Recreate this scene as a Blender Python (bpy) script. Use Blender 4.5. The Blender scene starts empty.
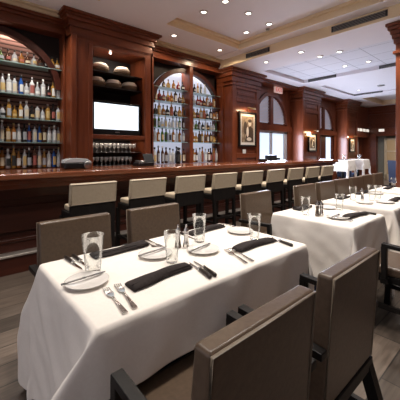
import bpy, math, random
import numpy as np
from mathutils import Vector, Matrix
random.seed(7)
PI = math.pi
sc = bpy.context.scene
COL = sc.collection

# ------------------------------------------------------------------ materials
def mat(name, col, rough=.5, metal=0, spec=.5, trans=0, coat=0, emit=None, estr=0, ior=1.45, alpha=1):
    m = bpy.data.materials.new(name); m.use_nodes = True
    b = m.node_tree.nodes['Principled BSDF']
    b.inputs['Base Color'].default_value = (*col, 1)
    b.inputs['Roughness'].default_value = rough
    b.inputs['Metallic'].default_value = metal
    b.inputs['Specular IOR Level'].default_value = spec
    b.inputs['Transmission Weight'].default_value = trans
    b.inputs['Coat Weight'].default_value = coat
    b.inputs['IOR'].default_value = ior
    b.inputs['Alpha'].default_value = alpha
    if emit:
        b.inputs['Emission Color'].default_value = (*emit, 1)
        b.inputs['Emission Strength'].default_value = estr
    return m

def noisy(name, c1, c2, scale, rough=.4, stretch=(1, 1, 1), bump=0, spec=.5, coat=0, detail=6, sheen=0):
    m = mat(name, c1, rough, spec=spec, coat=coat)
    nt = m.node_tree; b = nt.nodes['Principled BSDF']
    tc = nt.nodes.new('ShaderNodeTexCoord'); mp = nt.nodes.new('ShaderNodeMapping')
    mp.inputs['Scale'].default_value = stretch
    n = nt.nodes.new('ShaderNodeTexNoise'); n.inputs['Scale'].default_value = scale; n.inputs['Detail'].default_value = detail
    r = nt.nodes.new('ShaderNodeValToRGB')
    r.color_ramp.elements[0].color = (*c1, 1); r.color_ramp.elements[1].color = (*c2, 1)
    r.color_ramp.elements[0].position = .3; r.color_ramp.elements[1].position = .7
    nt.links.new(tc.outputs['Object'], mp.inputs['Vector']); nt.links.new(mp.outputs['Vector'], n.inputs['Vector'])
    nt.links.new(n.outputs['Fac'], r.inputs['Fac']); nt.links.new(r.outputs['Color'], b.inputs['Base Color'])
    if bump:
        bp = nt.nodes.new('ShaderNodeBump'); bp.inputs['Strength'].default_value = bump; bp.inputs['Distance'].default_value = .01
        nt.links.new(n.outputs['Fac'], bp.inputs['Height']); nt.links.new(bp.outputs['Normal'], b.inputs['Normal'])
    return m

M = {}
M['cherry'] = noisy('cherry_wood', (.125, .029, .011), (.21, .053, .019), 5, .3, (3, 3, .35), coat=.15)
M['cherry_h'] = noisy('cherry_wood_horizontal', (.115, .0265, .0105), (.19, .047, .017), 5, .3, (.35, 3, 3), coat=.15)
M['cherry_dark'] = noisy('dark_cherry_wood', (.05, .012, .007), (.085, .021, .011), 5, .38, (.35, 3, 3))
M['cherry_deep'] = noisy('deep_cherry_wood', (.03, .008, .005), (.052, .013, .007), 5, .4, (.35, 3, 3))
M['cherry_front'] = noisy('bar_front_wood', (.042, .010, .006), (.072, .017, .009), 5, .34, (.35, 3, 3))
M['bar_top'] = noisy('polished_bar_top', (.15, .045, .02), (.23, .075, .033), 4, .16, (.3, 4, 4), coat=.5)
M['ceiling'] = noisy('ceiling_paint', (.86, .83, .87), (.88, .85, .89), 3, .8)
M['tan'] = noisy('tan_cove_glow', (.82, .66, .44), (.85, .69, .47), 2, .7)
M['cream_trim'] = noisy('cream_trim_paint', (.62, .5, .34), (.66, .54, .37), 2, .6)
M['taupe'] = noisy('taupe_leather', (.092, .061, .040), (.122, .082, .054), 60, .3, bump=.05)
M['taupe_light'] = noisy('taupe_piping', (.2, .16, .12), (.23, .185, .14), 60, .35)
M['cream'] = noisy('cream_leather', (.42, .345, .25), (.46, .38, .28), 40, .4, bump=.05)
M['black_wood'] = noisy('black_stained_wood', (.006, .005, .005), (.012, .010, .009), 12, .45, (4, 4, .5), spec=.3)
M['linen'] = noisy('white_linen', (.83, .775, .715), (.86, .81, .75), 90, .85, bump=.04, spec=.2)
def wrinkle(m):
    nt = m.node_tree; b = nt.nodes['Principled BSDF']; tc = nt.nodes.new('ShaderNodeTexCoord')
    n = nt.nodes.new('ShaderNodeTexNoise'); n.inputs['Scale'].default_value = 3.2; n.inputs['Detail'].default_value = 2; n.inputs['Distortion'].default_value = .3
    bp = nt.nodes.new('ShaderNodeBump'); bp.inputs['Strength'].default_value = .6; bp.inputs['Distance'].default_value = .05
    nt.links.new(tc.outputs['Object'], n.inputs['Vector']); nt.links.new(n.outputs['Fac'], bp.inputs['Height']); nt.links.new(bp.outputs['Normal'], b.inputs['Normal'])
wrinkle(M['linen'])
M['navy'] = noisy('navy_cloth', (.006, .014, .045), (.009, .02, .06), 60, .8)
M['napkin'] = noisy('dark_napkin', (.022, .017, .016), (.034, .027, .026), 70, .85, bump=.2, spec=.2)
M['china'] = mat('white_china', (.8, .77, .73), .15, coat=.4)
M['steel'] = mat('polished_steel', (.7, .68, .66), .18, 1)
M['steel_dark'] = mat('brushed_steel', (.35, .34, .33), .3, 1)
M['glass'] = mat('clear_glass', (.97, .98, .98), .02, trans=1, ior=1.45)
def thin_glass(name, tint, body=.05, edge=.55):
    m = bpy.data.materials.new(name); m.use_nodes = True; nt = m.node_tree
    for n in list(nt.nodes): nt.nodes.remove(n)
    out = nt.nodes.new('ShaderNodeOutputMaterial'); tr = nt.nodes.new('ShaderNodeBsdfTransparent'); gl = nt.nodes.new('ShaderNodeBsdfGlossy')
    df = nt.nodes.new('ShaderNodeBsdfDiffuse'); lw = nt.nodes.new('ShaderNodeLayerWeight'); lw.inputs['Blend'].default_value = .15
    mu = nt.nodes.new('ShaderNodeMath'); mu.operation = 'MULTIPLY'; mu.inputs[1].default_value = edge
    m1 = nt.nodes.new('ShaderNodeMixShader'); m2 = nt.nodes.new('ShaderNodeMixShader'); m1.inputs[0].default_value = body
    tr.inputs[0].default_value = (*tint, 1); df.inputs[0].default_value = (.85, .85, .85, 1); gl.inputs['Roughness'].default_value = .04; gl.inputs[0].default_value = (1, 1, 1, 1)
    nt.links.new(tr.outputs[0], m1.inputs[1]); nt.links.new(df.outputs[0], m1.inputs[2]); nt.links.new(lw.outputs['Fresnel'], mu.inputs[0])
    nt.links.new(mu.outputs[0], m2.inputs[0]); nt.links.new(m1.outputs[0], m2.inputs[1]); nt.links.new(gl.outputs[0], m2.inputs[2]); nt.links.new(m2.outputs[0], out.inputs[0])
    return m
M['glass'] = thin_glass('clear_glass', (.96, .965, .96), .012, .75)
M['shelf_glass'] = mat('shelf_glass', (.45, .62, .6), .08, trans=.5, ior=1.3)
M['black'] = mat('black_plastic', (.008, .008, .009), .3)
M['handle'] = mat('dark_handle', (.02, .013, .01), .35)
M['screen'] = mat('bright_screen', (.1, .1, .1), .3, emit=(.86, .93, 1.0), estr=1.5)
M['brass'] = mat('brass', (.65, .45, .2), .3, 1)
M['pale_metal'] = mat('pale_step_edge', (.55, .5, .45), .35, .6)
M['daylight'] = mat('daylight_pane', (.4, .45, .5), .3, emit=(.66, .8, 1.0), estr=1.15)
M['dim_daylight'] = mat('shaded_daylight_pane', (.4, .42, .48), .4, emit=(.72, .75, .9), estr=.42)
M['window_white'] = mat('white_window_paint', (.55, .56, .6), .5)
M['shutter'] = mat('pale_shutter', (.75, .68, .68), .6)
M['sage'] = mat('grey_green_paint', (.2, .2, .17), .7)
M['bulb'] = mat('lamp_lens', (1, 1, 1), .5, emit=(1, .9, .76), estr=9)
M['lamp_ring'] = mat('white_lamp_ring', (.75, .73, .72), .4)
M['pic_mat'] = mat('picture_mount', (.8, .76, .66), .7)
M['sepia'] = noisy('sepia_print', (.16, .10, .055), (.45, .35, .23), 9, .6)
M['sepia_light'] = mat('sepia_highlights', (.75, .68, .55), .6)
M['sepia_dark'] = mat('sepia_shadows', (.075, .05, .03), .6)
M['exit_white'] = mat('exit_sign_face', (.8, .62, .58), .5, emit=(1, .62, .55), estr=.35)
M['exit_red'] = mat('exit_red', (.6, .03, .02), .5, emit=(1, .08, .05), estr=.25)
M['sconce'] = mat('lit_lamp_shade', (.9, .8, .6), .6, emit=(1, .78, .5), estr=2.2)
M['transom'] = mat('lit_transom', (.9, .9, .85), .6, emit=(1, .93, .82), estr=.75)
M['mirror_glow'] = mat('glowing_mirror_back', (.3, .32, .36), .25, emit=(.72, .76, .95), estr=.6)  # window reflections of a mirrored back, put in as an even glow
M['vent'] = mat('dark_vent', (.035, .034, .036), .6)
M['grey_device'] = mat('grey_plastic', (.42, .44, .46), .25, coat=.3)
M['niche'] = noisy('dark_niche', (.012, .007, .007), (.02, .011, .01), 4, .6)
M['ceramic'] = mat('cream_lining', (.8, .68, .58), .6)
M['wicker'] = noisy('brown_wicker', (.1, .06, .035), (.2, .13, .08), 60, .6, (1, 1, 6), bump=.5)
M['table_wood'] = noisy('table_wood', (.05, .03, .02), (.08, .05, .03), 6, .5)

def slat_mat():
    m = mat('slatted_back', (.3, .15, .1), .5)
    nt = m.node_tree; b = nt.nodes['Principled BSDF']
    tc = nt.nodes.new('ShaderNodeTexCoord'); sx = nt.nodes.new('ShaderNodeSeparateXYZ')
    mu = nt.nodes.new('ShaderNodeMath'); mu.operation = 'MULTIPLY'; mu.inputs[1].default_value = 14
    fr = nt.nodes.new('ShaderNodeMath'); fr.operation = 'FRACT'
    r = nt.nodes.new('ShaderNodeValToRGB'); r.color_ramp.elements[0].color = (.035, .012, .008, 1); r.color_ramp.elements[0].position = .15
    r.color_ramp.elements[1].color = (.30, .165, .13, 1); r.color_ramp.elements[1].position = .5
    nt.links.new(tc.outputs['Object'], sx.inputs[0]); nt.links.new(sx.outputs['Z'], mu.inputs[0]); nt.links.new(mu.outputs[0], fr.inputs[0])
    nt.links.new(fr.outputs[0], r.inputs[0]); nt.links.new(r.outputs[0], b.inputs['Base Color'])
    return m
M['slats'] = slat_mat()

def brick_mat(name, c1, c2, mortar, w, h, msize, rough, off=.37, coat=0, grain=True):
    m = mat(name, c1, rough, coat=coat); nt = m.node_tree; b = nt.nodes['Principled BSDF']
    tc = nt.nodes.new('ShaderNodeTexCoord'); br = nt.nodes.new('ShaderNodeTexBrick')
    br.offset = off; br.inputs['Color1'].default_value = (*c1, 1); br.inputs['Color2'].default_value = (*c2, 1)
    br.inputs['Mortar'].default_value = (*mortar, 1); br.inputs['Scale'].default_value = 1
    br.inputs['Mortar Size'].default_value = msize; br.inputs['Brick Width'].default_value = w; br.inputs['Row Height'].default_value = h
    nt.links.new(tc.outputs['Object'], br.inputs['Vector'])
    if grain:
        mp = nt.nodes.new('ShaderNodeMapping'); mp.inputs['Scale'].default_value = (1.5, 18, 1)
        n = nt.nodes.new('ShaderNodeTexNoise'); n.inputs['Scale'].default_value = 2.5; n.inputs['Detail'].default_value = 7
        nt.links.new(tc.outputs['Object'], mp.inputs['Vector']); nt.links.new(mp.outputs['Vector'], n.inputs['Vector'])
        mx = nt.nodes.new('ShaderNodeMixRGB'); mx.blend_type = 'OVERLAY'; mx.inputs[0].default_value = .75
        nt.links.new(br.outputs['Color'], mx.inputs[1]); nt.links.new(n.outputs['Fac'], mx.inputs[2])
        nt.links.new(mx.outputs[0], b.inputs['Base Color'])
    else:
        nt.links.new(br.outputs['Color'], b.inputs['Base Color'])
    return m
M['floor'] = brick_mat('wood_look_floor_tile', (.15, .115, .09), (.05, .038, .03), (.022, .018, .015), 1.2, .2, .004, .38)
M['tile'] = brick_mat('acoustic_tile', (.76, .76, .82), (.79, .79, .85), (.42, .42, .46), .62, .62, .009, .8, 0, grain=False)

# ------------------------------------------------------------------ mesh builder
class MB:
    def __init__(s): s.v = []; s.f = []; s.m = []; s.s = []
    def add(s, vs, fs, mi=0, smooth=False):
        o = len(s.v); s.v += [tuple(p) for p in vs]
        for f in fs: s.f.append([i + o for i in f]); s.m.append(mi); s.s.append(smooth)
        return s
    def box(s, x0, x1, y0, y1, z0, z1, mi=0):
        v = [(x, y, z) for x in (x0, x1) for y in (y0, y1) for z in (z0, z1)]
        return s.add(v, [(0, 1, 3, 2), (4, 6, 7, 5), (0, 4, 5, 1), (2, 3, 7, 6), (0, 2, 6, 4), (1, 5, 7, 3)], mi)
    def hexa(s, b, t, mi=0):      # bottom quad and top quad, both counter-clockwise from above
        return s.add(list(b) + list(t), [(3, 2, 1, 0), (4, 5, 6, 7), (0, 1, 5, 4), (1, 2, 6, 5), (2, 3, 7, 6), (3, 0, 4, 7)], mi)
    def bar(s, p, q, w, h=None, mi=0):   # square bar from p to q
        h = h or w; p, q = Vector(p), Vector(q); d = (q - p).normalized()
        u = Vector((1, 0, 0)) if abs(d.x) < .8 else Vector((0, 1, 0))
        a = d.cross(u).normalized(); c = a.cross(d).normalized()   # c along u
        vs = []
        for e in (p, q):
            for i, j in ((-1, -1), (1, -1), (1, 1), (-1, 1)): vs.append(e + c * (i * w / 2) + a * (j * h / 2))
        return s.add(vs, [(0, 1, 2, 3), (7, 6, 5, 4), (0, 4, 5, 1), (1, 5, 6, 2), (2, 6, 7, 3), (3, 7, 4, 0)], mi)
    def lathe(s, prof, c=(0, 0, 0), n=16, mi=0, axis='z', smooth=True):
        vs = []; fs = []
        for r, z in prof:
            for k in range(n):
                a = 2 * PI * k / n; x, y = r * math.cos(a), r * math.sin(a)
                p = (x, y, z) if axis == 'z' else ((z, x, y) if axis == 'x' else (x, z, -y))
                vs.append((p[0] + c[0], p[1] + c[1], p[2] + c[2]))
        for i in range(len(prof) - 1):
            for k in range(n):
                k2 = (k + 1) % n; fs.append((i * n + k, i * n + k2, (i + 1) * n + k2, (i + 1) * n + k))
        if prof[0][0] > 1e-6: fs.append(tuple(range(n))[::-1])
        if prof[-1][0] > 1e-6: fs.append(tuple((len(prof) - 1) * n + k for k in range(n)))
        return s.add(vs, fs, mi, smooth)
    def tube(s, pts, r, n=8, mi=0):
        pts = [Vector(p) for p in pts]; vs = []; fs = []
        for i, p in enumerate(pts):
            d = (pts[min(i + 1, len(pts) - 1)] - pts[max(i - 1, 0)]).normalized()
            u = Vector((0, 0, 1)) if abs(d.z) < .9 else Vector((1, 0, 0))
            a = d.cross(u).normalized(); b = a.cross(d)
            for k in range(n):
                t = 2 * PI * k / n; vs.append(p + a * (r * math.cos(t)) + b * (r * math.sin(t)))
        for i in range(len(pts) - 1):
            for k in range(n):
                k2 = (k + 1) % n; fs.append((i * n + k, i * n + k2, (i + 1) * n + k2, (i + 1) * n + k))
        fs.append(tuple(range(n))[::-1]); fs.append(tuple((len(pts) - 1) * n + k for k in range(n)))
        return s.add(vs, fs, mi, True)
    def prism(s, poly, y0, y1, mi=0):     # polygon in x,z pushed along y
        n = len(poly)
        vs = [(x, y0, z) for x, z in poly] + [(x, y1, z) for x, z in poly]
        fs = [tuple(range(n)), tuple(range(2 * n - 1, n - 1, -1))] + [(i, i + n, (i + 1) % n + n, (i + 1) % n) for i in range(n)]
        return s.add(vs, fs, mi)
    def build(s, name, mats, parent=None, bevel=0, seg=2, loc=None, subsurf=0):
        me = bpy.data.meshes.new(name); me.from_pydata(s.v, [], s.f); me.update()
        if not isinstance(mats, (list, tuple)): mats = [mats]
        for m in mats: me.materials.append(M[m] if isinstance(m, str) else m)
        for i, p in enumerate(me.polygons): p.material_index = s.m[i]; p.use_smooth = s.s[i] or bevel > 0
        import bmesh
        bm = bmesh.new(); bm.from_mesh(me); bmesh.ops.recalc_face_normals(bm, faces=bm.faces); bm.to_mesh(me); bm.free()
        o = bpy.data.objects.new(name, me); COL.objects.link(o)
        if parent: o.parent = parent
        if loc: o.location = loc
        if bevel:
            b = o.modifiers.new('Bevel', 'BEVEL'); b.width = bevel; b.segments = seg; b.limit_method = 'ANGLE'; b.harden_normals = True
        if subsurf:
            u = o.modifiers.new('Sub', 'SUBSURF'); u.levels = subsurf; u.render_levels = subsurf
        return o

def tag(o, label, cat, group=None, kind=None):
    o['label'] = label; o['category'] = cat
    if group: o['group'] = group
    if kind: o['kind'] = kind
    return o
def empty(name, loc=(0, 0, 0), rz=0):
    o = bpy.data.objects.new(name, None); o.location = loc; o.rotation_euler = (0, 0, rz); o.empty_display_size = .1
    COL.objects.link(o); return o
def struct(o): o['kind'] = 'structure'; return o
def copy_tree(o, parent=None):
    c = o.copy(); COL.objects.link(c)
    if parent: c.parent = parent
    for ch in list(o.children): copy_tree(ch, c)
    return c

# ------------------------------------------------------------------ setting
Z_MAIN, Z_SOF, Z_TRAY, Z_LEDGE = 3.45, 3.66, 3.8, 3.64
struct(MB().box(-4, 16.5, -5, 5.75, -.1, 0).build('floor', 'floor'))
cb = MB()
# soffit over the television cabinet, tray coffers either side
cb.box(1.85, 3.1, -5, 5.75, Z_SOF, 4.0)
cb.box(3.1, 5.1, 4.45, 5.75, Z_SOF, 4.0)
cb.box(3.1, 5.1, -5, 4.45, Z_TRAY, 4.0)
cb.box(-4, 1.85, 4.45, 5.75, Z_SOF, 4.0)
cb.box(-4, 1.85, -5, 4.45, Z_TRAY, 4.0)
cb.box(5.1, 5.38, -5, 5.75, Z_LEDGE, 4.0)
cb.box(5.38, 6.42, -5, 5.75, Z_MAIN, 4.0)
cb.box(6.42, 8.5, 4.75, 5.75, Z_MAIN, 4.0)
cb.box(6.42, 8.5, -5, 4.75, Z_MAIN + .11, 4.0)
cb.box(8.5, 9.3, -5, 5.75, Z_MAIN, 4.0)
cb.box(9.3, 11.9, -5, 4.6, Z_MAIN + .06, 4.0); cb.box(9.3, 11.9, 4.6, 5.75, Z_MAIN, 4.0)
cb.box(11.9, 12.7, -5, 5.75, Z_MAIN, 4.0)
cb.box(12.7, 15.2, -5, 4.6, Z_MAIN + .2, 4.0); cb.box(12.7, 15.2, 4.6, 5.75, Z_MAIN, 4.0)
cb.box(15.2, 16.5, -5, 5.75, Z_MAIN, 4.0)
struct(cb.build('ceiling', 'ceiling'))
struct(MB().box(6.43, 8.49, -5, 4.74, Z_MAIN + .09, Z_MAIN + .109).build('ceiling_tiles', 'tile'))
tb = MB()      # tan step faces of the beams and coffers, warm cove light put into the tan
tb.box(5.085, 5.1, -5, 4.45, Z_LEDGE, Z_TRAY - .002)
tb.box(5.365, 5.38, -5, 5.3, Z_MAIN, Z_LEDGE - .002)
tb.box(5.03, 5.085, -5, 4.40, Z_TRAY - .05, Z_TRAY - .002)
tb.box(1.835, 1.85, -5, 4.45, Z_SOF, Z_TRAY - .002); tb.box(1.78, 1.835, -5, 4.40, Z_TRAY - .05, Z_TRAY - .002)
tb.box(3.1, 5.085, 4.435, 4.45, Z_SOF, Z_TRAY - .002); tb.box(3.1, 5.03, 4.36, 4.435, Z_TRAY - .05, Z_TRAY - .002)
tb.box(-4, 1.835, 4.435, 4.45, Z_SOF, Z_TRAY - .002); tb.box(-4, 1.78, 4.36, 4.435, Z_TRAY - .05, Z_TRAY - .002)
tb.box(15.185, 15.2, -5, 4.6, Z_MAIN, Z_MAIN + .198); tb.box(12.7, 15.185, 4.585, 4.6, Z_MAIN, Z_MAIN + .198)
struct(tb.build('trim_1', 'tan'))
cr = MB()      # cream crown moulding above the bar shelving
for x0, x1 in ((-2, 1.5), (3.2, 5.36)):
    cr.prism([(x0, Z_SOF), (x0, 3.581), (x1, 3.581), (x1, Z_SOF)], 5.27, 5.6)
    cr.prism([(x0, Z_SOF), (x0, Z_SOF - .03), (x1, Z_SOF - .03), (x1, Z_SOF)], 5.2, 5.27)
struct(cr.build('trim_2', 'cream_trim'))
ct = MB()
for x0, x1 in ((6.75, 9.0), (10.2, 12.45)):
    ct.box(x0, x1, 5.15, 5.2, Z_MAIN - .05, Z_MAIN - .001); ct.box(x0, x1, 5.2, 5.6, Z_MAIN - .1, Z_MAIN - .001)
struct(ct.build('trim_3', 'cherry_h'))
struct(MB().box(-4, 16.5, 5.75, 5.9, 0, 4.0).build('wall_back', 'cherry_dark'))
wr = MB().box(5.45, 16.5, 5.6, 5.75, 0, 3.5)
wr.box(13.6, 15.6, 5.3, 5.6, 1.98, 3.4)
struct(wr.build('wall_left', 'cherry'))
struct(MB().box(-4, 16.5, -5.15, -5, 0, 4.0).build('wall_front', 'cherry'))
wf = MB().box(15.6, 16.2, -5, 3.2, 0, 3.6).box(15.6, 16.2, 5.0, 5.75, 0, 3.6).box(15.6, 16.2, 3.2, 5.0, 2.05, 3.6)
wf.box(15.5, 15.6, -5, 5.6, 3.2, 3.45).box(15.53, 15.6, -5, 5.6, 3.08, 3.2).box(15.56, 15.6, -5, 5.6, 2.16, 2.2).box(15.56, 15.6, -5, 5.6, 2.42, 2.46)
struct(wf.build('wall_right', 'cherry_h'))

def pillar(i, x0, x1, ztop):
    p = MB(); y = 5.1
    p.box(x0, x1, y, 5.6, .15, ztop - .3)
    p.box(x0 - .03, x1 + .03, y - .03, 5.6, 0, .18)
    st = .16                                    # stiles and rails round two recessed panels
    for a, b in ((x0, x0 + st), (x1 - st, x1)): p.box(a, b, y - .03, y, .18, ztop - .32)
    for a, b in ((.18, .4), (1.15, 1.28), (2.62, 2.74), (ztop - .5, ztop - .32)): p.box(x0 + st, x1 - st, y - .03, y, a, b)
    p.box(x0 + st + .06, x1 - st - .06, y - .018, y, 2.8, ztop - .57)
    for z0, z1, e in ((ztop - .42, ztop - .37, .05), (ztop - .32, ztop - .2, .05), (ztop - .2, ztop - .1, .09), (ztop - .1, ztop - .05, .13), (ztop - .05, ztop - .001, .16)):
        p.box(x0 - e, x1 + e, y - e, 5.6, z0, z1)
    struct(p.build('pillar_%d' % i, 'cherry', bevel=.008, seg=1))
pillar(1, 5.57, 6.7, Z_MAIN); pillar(2, 9.03, 10.2, Z_MAIN); pillar(3, 12.5, 13.6, Z_MAIN); pillar(4, -1.75, -.55, Z_SOF)

def quarter(cx, rx, z0, rz, sgn, n=14):
    pts = [(cx, z0)]
    for k in range(n + 1):
        a = PI / 2 * k / n; pts.append((cx + sgn * rx * math.cos(a), z0 + rz * math.sin(a)))
    return pts
def window_bay(i, x0, x1, paint='window_white', mull=.06):
    w = struct(empty('window_%d' % i, ((x0 + x1) / 2, 5.6, 0)))
    hw = (x1 - x0) / 2
    # lower sash window
    f = MB()
    for a, b in ((-hw + .25, -hw + .42), (hw - .42, hw - .25), (-mull, mull)): f.box(a, b, -.09, 0, .6, 1.96)
    f.box(-hw + .25, hw - .25, -.09, 0, 1.9, 1.98); f.box(-hw + .25, hw - .25, -.09, 0, .5, .6)
    f.build('window_frame', paint, w)
    for a, b in ((-hw + .42, -mull), (mull, hw - .42)): MB().box(a, b, -.05, -.01, .6, 1.9).build('pane', 'daylight', w)
    s = MB().box(-hw, -hw + .25, -.12, 0, 0, 2.1).box(hw - .25, hw, -.12, 0, 0, 2.1).box(-hw, hw, -.14, 0, 1.98, 2.16).box(-hw + .25, hw - .25, -.1, 0, 0, .5)
    s.build('casing', 'cherry', w)
    # arched head with louvred shutters either side of a post
    rx, rz, z0 = hw - .32, .86, 2.22
    fr = MB(); N = 24
    outer = []
    for k in range(N + 1):
        a = PI * k / N; outer.append((rx * math.cos(a), z0 + rz * math.sin(a)))
    for k in range(N):
        (xa, za), (xb, zb) = outer[k], outer[k + 1]
        fr.prism([(xa, za), (xb, zb), (xb * 1.1, z0 + (zb - z0) * 1.12), (xa * 1.1, z0 + (za - z0) * 1.12)], -.13, 0)
        fr.prism([(xa * 1.1, z0 + (za - z0) * 1.12), (xb * 1.1, z0 + (zb - z0) * 1.12), (xb * 1.1, 3.4), (xa * 1.1, 3.4)], -.08, 0)
    fr.box(-.07, .07, -.12, 0, 2.16, z0 + rz); fr.box(-hw, -rx * 1.1, -.08, 0, 2.16, 3.4); fr.box(rx * 1.1, hw, -.08, 0, 2.16, 3.4)
    fr.build('arch_frame', 'cherry', w)
    for sg in (-1, 1):
        sh = MB(); z = z0 + .03
        while z < z0 + rz - .05:
            xe = rx * math.sqrt(max(0, 1 - ((z + .03 - z0) / rz) ** 2)) - .02
            if xe > .12:
                a, b = sorted((sg * .08, sg * xe))
                sh.hexa([(a, -.07, z), (b, -.07, z), (b, -.055, z), (a, -.055, z)], [(a, -.03, z + .04), (b, -.03, z + .04), (b, -.015, z + .04), (a, -.015, z + .04)])
            z += .047
        sh.build('shutter', 'shutter', w)
        pb = MB(); pb.prism([(x, zz) for x, zz in quarter(sg * .07, rx - .09, z0 + .01, rz - .02, sg)], -.012, -.008); pb.build('pane', 'dim_daylight', w)
window_bay(1, 6.73, 9.0); window_bay(2, 10.23, 12.47, 'cherry_front', .2)
w3 = struct(empty('window_3', (14.2, 5.6, 0)))
MB().box(-.45, .5, -.06, -.02, .6, 1.9).build('pane', 'daylight', w3)
f = MB().box(-.55, -.45, -.1, 0, .5, 1.96).box(.5, .6, -.1, 0, .5, 1.96).box(-.55, .6, -.1, 0, 1.9, 1.98).box(0, .05, -.09, 0, .6, 1.9).box(-.45, .5, -.09, 0, 1.5, 1.54); f.build('window_frame', 'window_white', w3)
# far opening with glazed doors
d1 = struct(empty('door_1', (15.75, 4.1, 0)))
f = MB()
for y in (-.55, .0, .55): f.box(0, .06, y - .05, y + .05, 0, 1.95)
f.box(0, .06, -.55, .55, 1.85, 1.95).box(0, .06, -.55, .55, 0, .25).box(0, .06, -.55, .55, 1.3, 1.36).box(0, .06, -.55, .55, .75, .81)
f.build('door_frame', 'cream_trim', d1)
MB().box(.02, .03, -.5, .5, .25, 1.85).build('pane', mat('amber_lit_glass', (.3, .2, .1), .2, emit=(1, .7, .42), estr=.14), d1)
MB().box(-.01, .0, -.42, -.05, 1.42, 1.72).build('lit_notice', mat('lit_notice', (.8, .8, .75), .6, emit=(1, .9, .75), estr=.7), d1)
MB().box(16.15, 16.2, 3.2, 5.0, 0, 2.05).build('wall_beyond', 'sage')['kind'] = 'structure'
MB().box(.1, .14, .55, .9, 0, 2.05).build('side_panel', 'sage', d1)

# ------------------------------------------------------------------ bar
bar = tag(empty('bar_counter', (0, 3.55, 0)), 'long dark cherry wood bar with panelled front and polished top', 'bar counter')
t = MB().box(-2.5, 8.2, 0, .7, 1.035, 1.105); t.build('countertop', 'bar_top', bar, bevel=.018, seg=3)
t = MB().box(-2.5, 8.15, .06, .12, .985, 1.033).box(-2.5, 8.12, .12, .3, .93, .985); t.build('nosing', 'cherry_h', bar, bevel=.008)
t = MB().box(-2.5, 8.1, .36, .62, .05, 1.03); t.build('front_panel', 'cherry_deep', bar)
t = MB().box(-2.5, 8.1, .31, .36, .80, .93)
t.box(-2.5, 8.1, .31, .36, .2, .34)
x = -2.4
while x < 8.0: t.box(x, x + .16, .312, .36, .34, .80); x += 1.25
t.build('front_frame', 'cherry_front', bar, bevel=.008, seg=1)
x = -2.4
for k in range(8):
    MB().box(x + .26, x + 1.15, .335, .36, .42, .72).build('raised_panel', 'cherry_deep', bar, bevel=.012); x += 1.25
t = MB().box(-2.5, 8.1, .29, .36, .32, .36); t.build('base_moulding', 'cherry_front', bar, bevel=.01)
t = MB().box(-2.5, 8.1, .2, .62, 0, .19); t.build('plinth', 'cherry_dark', bar)
t = MB().box(-2.5, 8.1, .175, .31, .19, .215); t.build('step_edge', 'pale_metal', bar, bevel=.006)

# ------------------------------------------------------------------ back bar: bottle shelving bays and television cabinet
SH_L = [1.06, 1.485, 1.865, 2.26, 2.755]
SH_R = [1.06, 1.55, 1.865, 2.14, 2.46, 2.77]
def cornice(mb, x0, x1, yf, z):
    for a, b, e in ((z - .16, z - .10, .02), (z - .10, z - .05, .06), (z - .05, z, .1)): mb.box(x0, x1, yf - e, yf + .2, a, b)
def shelving(x0, x1, shelves, back, label):
    r = tag(empty('bottle_shelving', ((x0 + x1) / 2, 5.4, 0)), label, 'bar shelving', 'built-in bottle shelving behind the bar')
    hw = (x1 - x0) / 2
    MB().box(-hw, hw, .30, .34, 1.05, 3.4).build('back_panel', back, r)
    MB().box(-hw, hw, -.2, .34, 0, 1.045).build('base_cabinet', 'cherry_h', r)
    po = .035
    MB().box(-hw, -hw + po, -.03, .3, 1.05, 3.36).build('side_post', 'cherry', r, bevel=.006, seg=1)
    MB().box(hw - po, hw, -.03, .3, 1.05, 3.36).build('side_post', 'cherry', r, bevel=.006, seg=1)
    MB().box(-.055, .055, -.02, .3, 1.05, 3.36).build('centre_post', 'cherry', r, bevel=.006, seg=1)
    a = MB(); N = 32; rx = hw - po; z0, rz = 2.40, .90
    for k in range(N):
        p = [PI * k / N, PI * (k + 1) / N]
        (xa, za), (xb, zb) = [(rx * math.cos(q), z0 + rz * math.sin(q)) for q in p]
        a.prism([(xa, za), (xb, zb), (xb, 3.38), (xa, 3.38)], .20, .22, 1)  # near-black plate above the arch, recess shade put into its colour
        xo, zo = lambda q: (rx + .0) * math.cos(q), lambda q: z0 + (rz - .10) * math.sin(q)
        a.prism([((rx - .1) * math.cos(p[0]), zo(p[0])), ((rx - .1) * math.cos(p[1]), zo(p[1])), (xb, zb), (xa, za)], .07, .18)
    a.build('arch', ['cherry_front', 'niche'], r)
    c = MB().box(-hw, hw, -.05, .3, 3.34, 3.42); cornice(c, -hw, hw, 0, 3.58); c.build('cornice', 'cherry_h', r)
    for z in shelves[1:]:
        MB().box(-hw + po, hw - po, .06, .3, z - .014, z).build('shelf', 'shelf_glass', r)
    return r
shelving(-.5, 1.628, SH_L, 'slats', 'dark cherry bottle shelving with slatted wood back, left of television cabinet')
shelving(3.385, 5.565, SH_R, 'mirror_glow', 'dark cherry bottle shelving with bright pale back, right of television cabinet')

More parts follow.
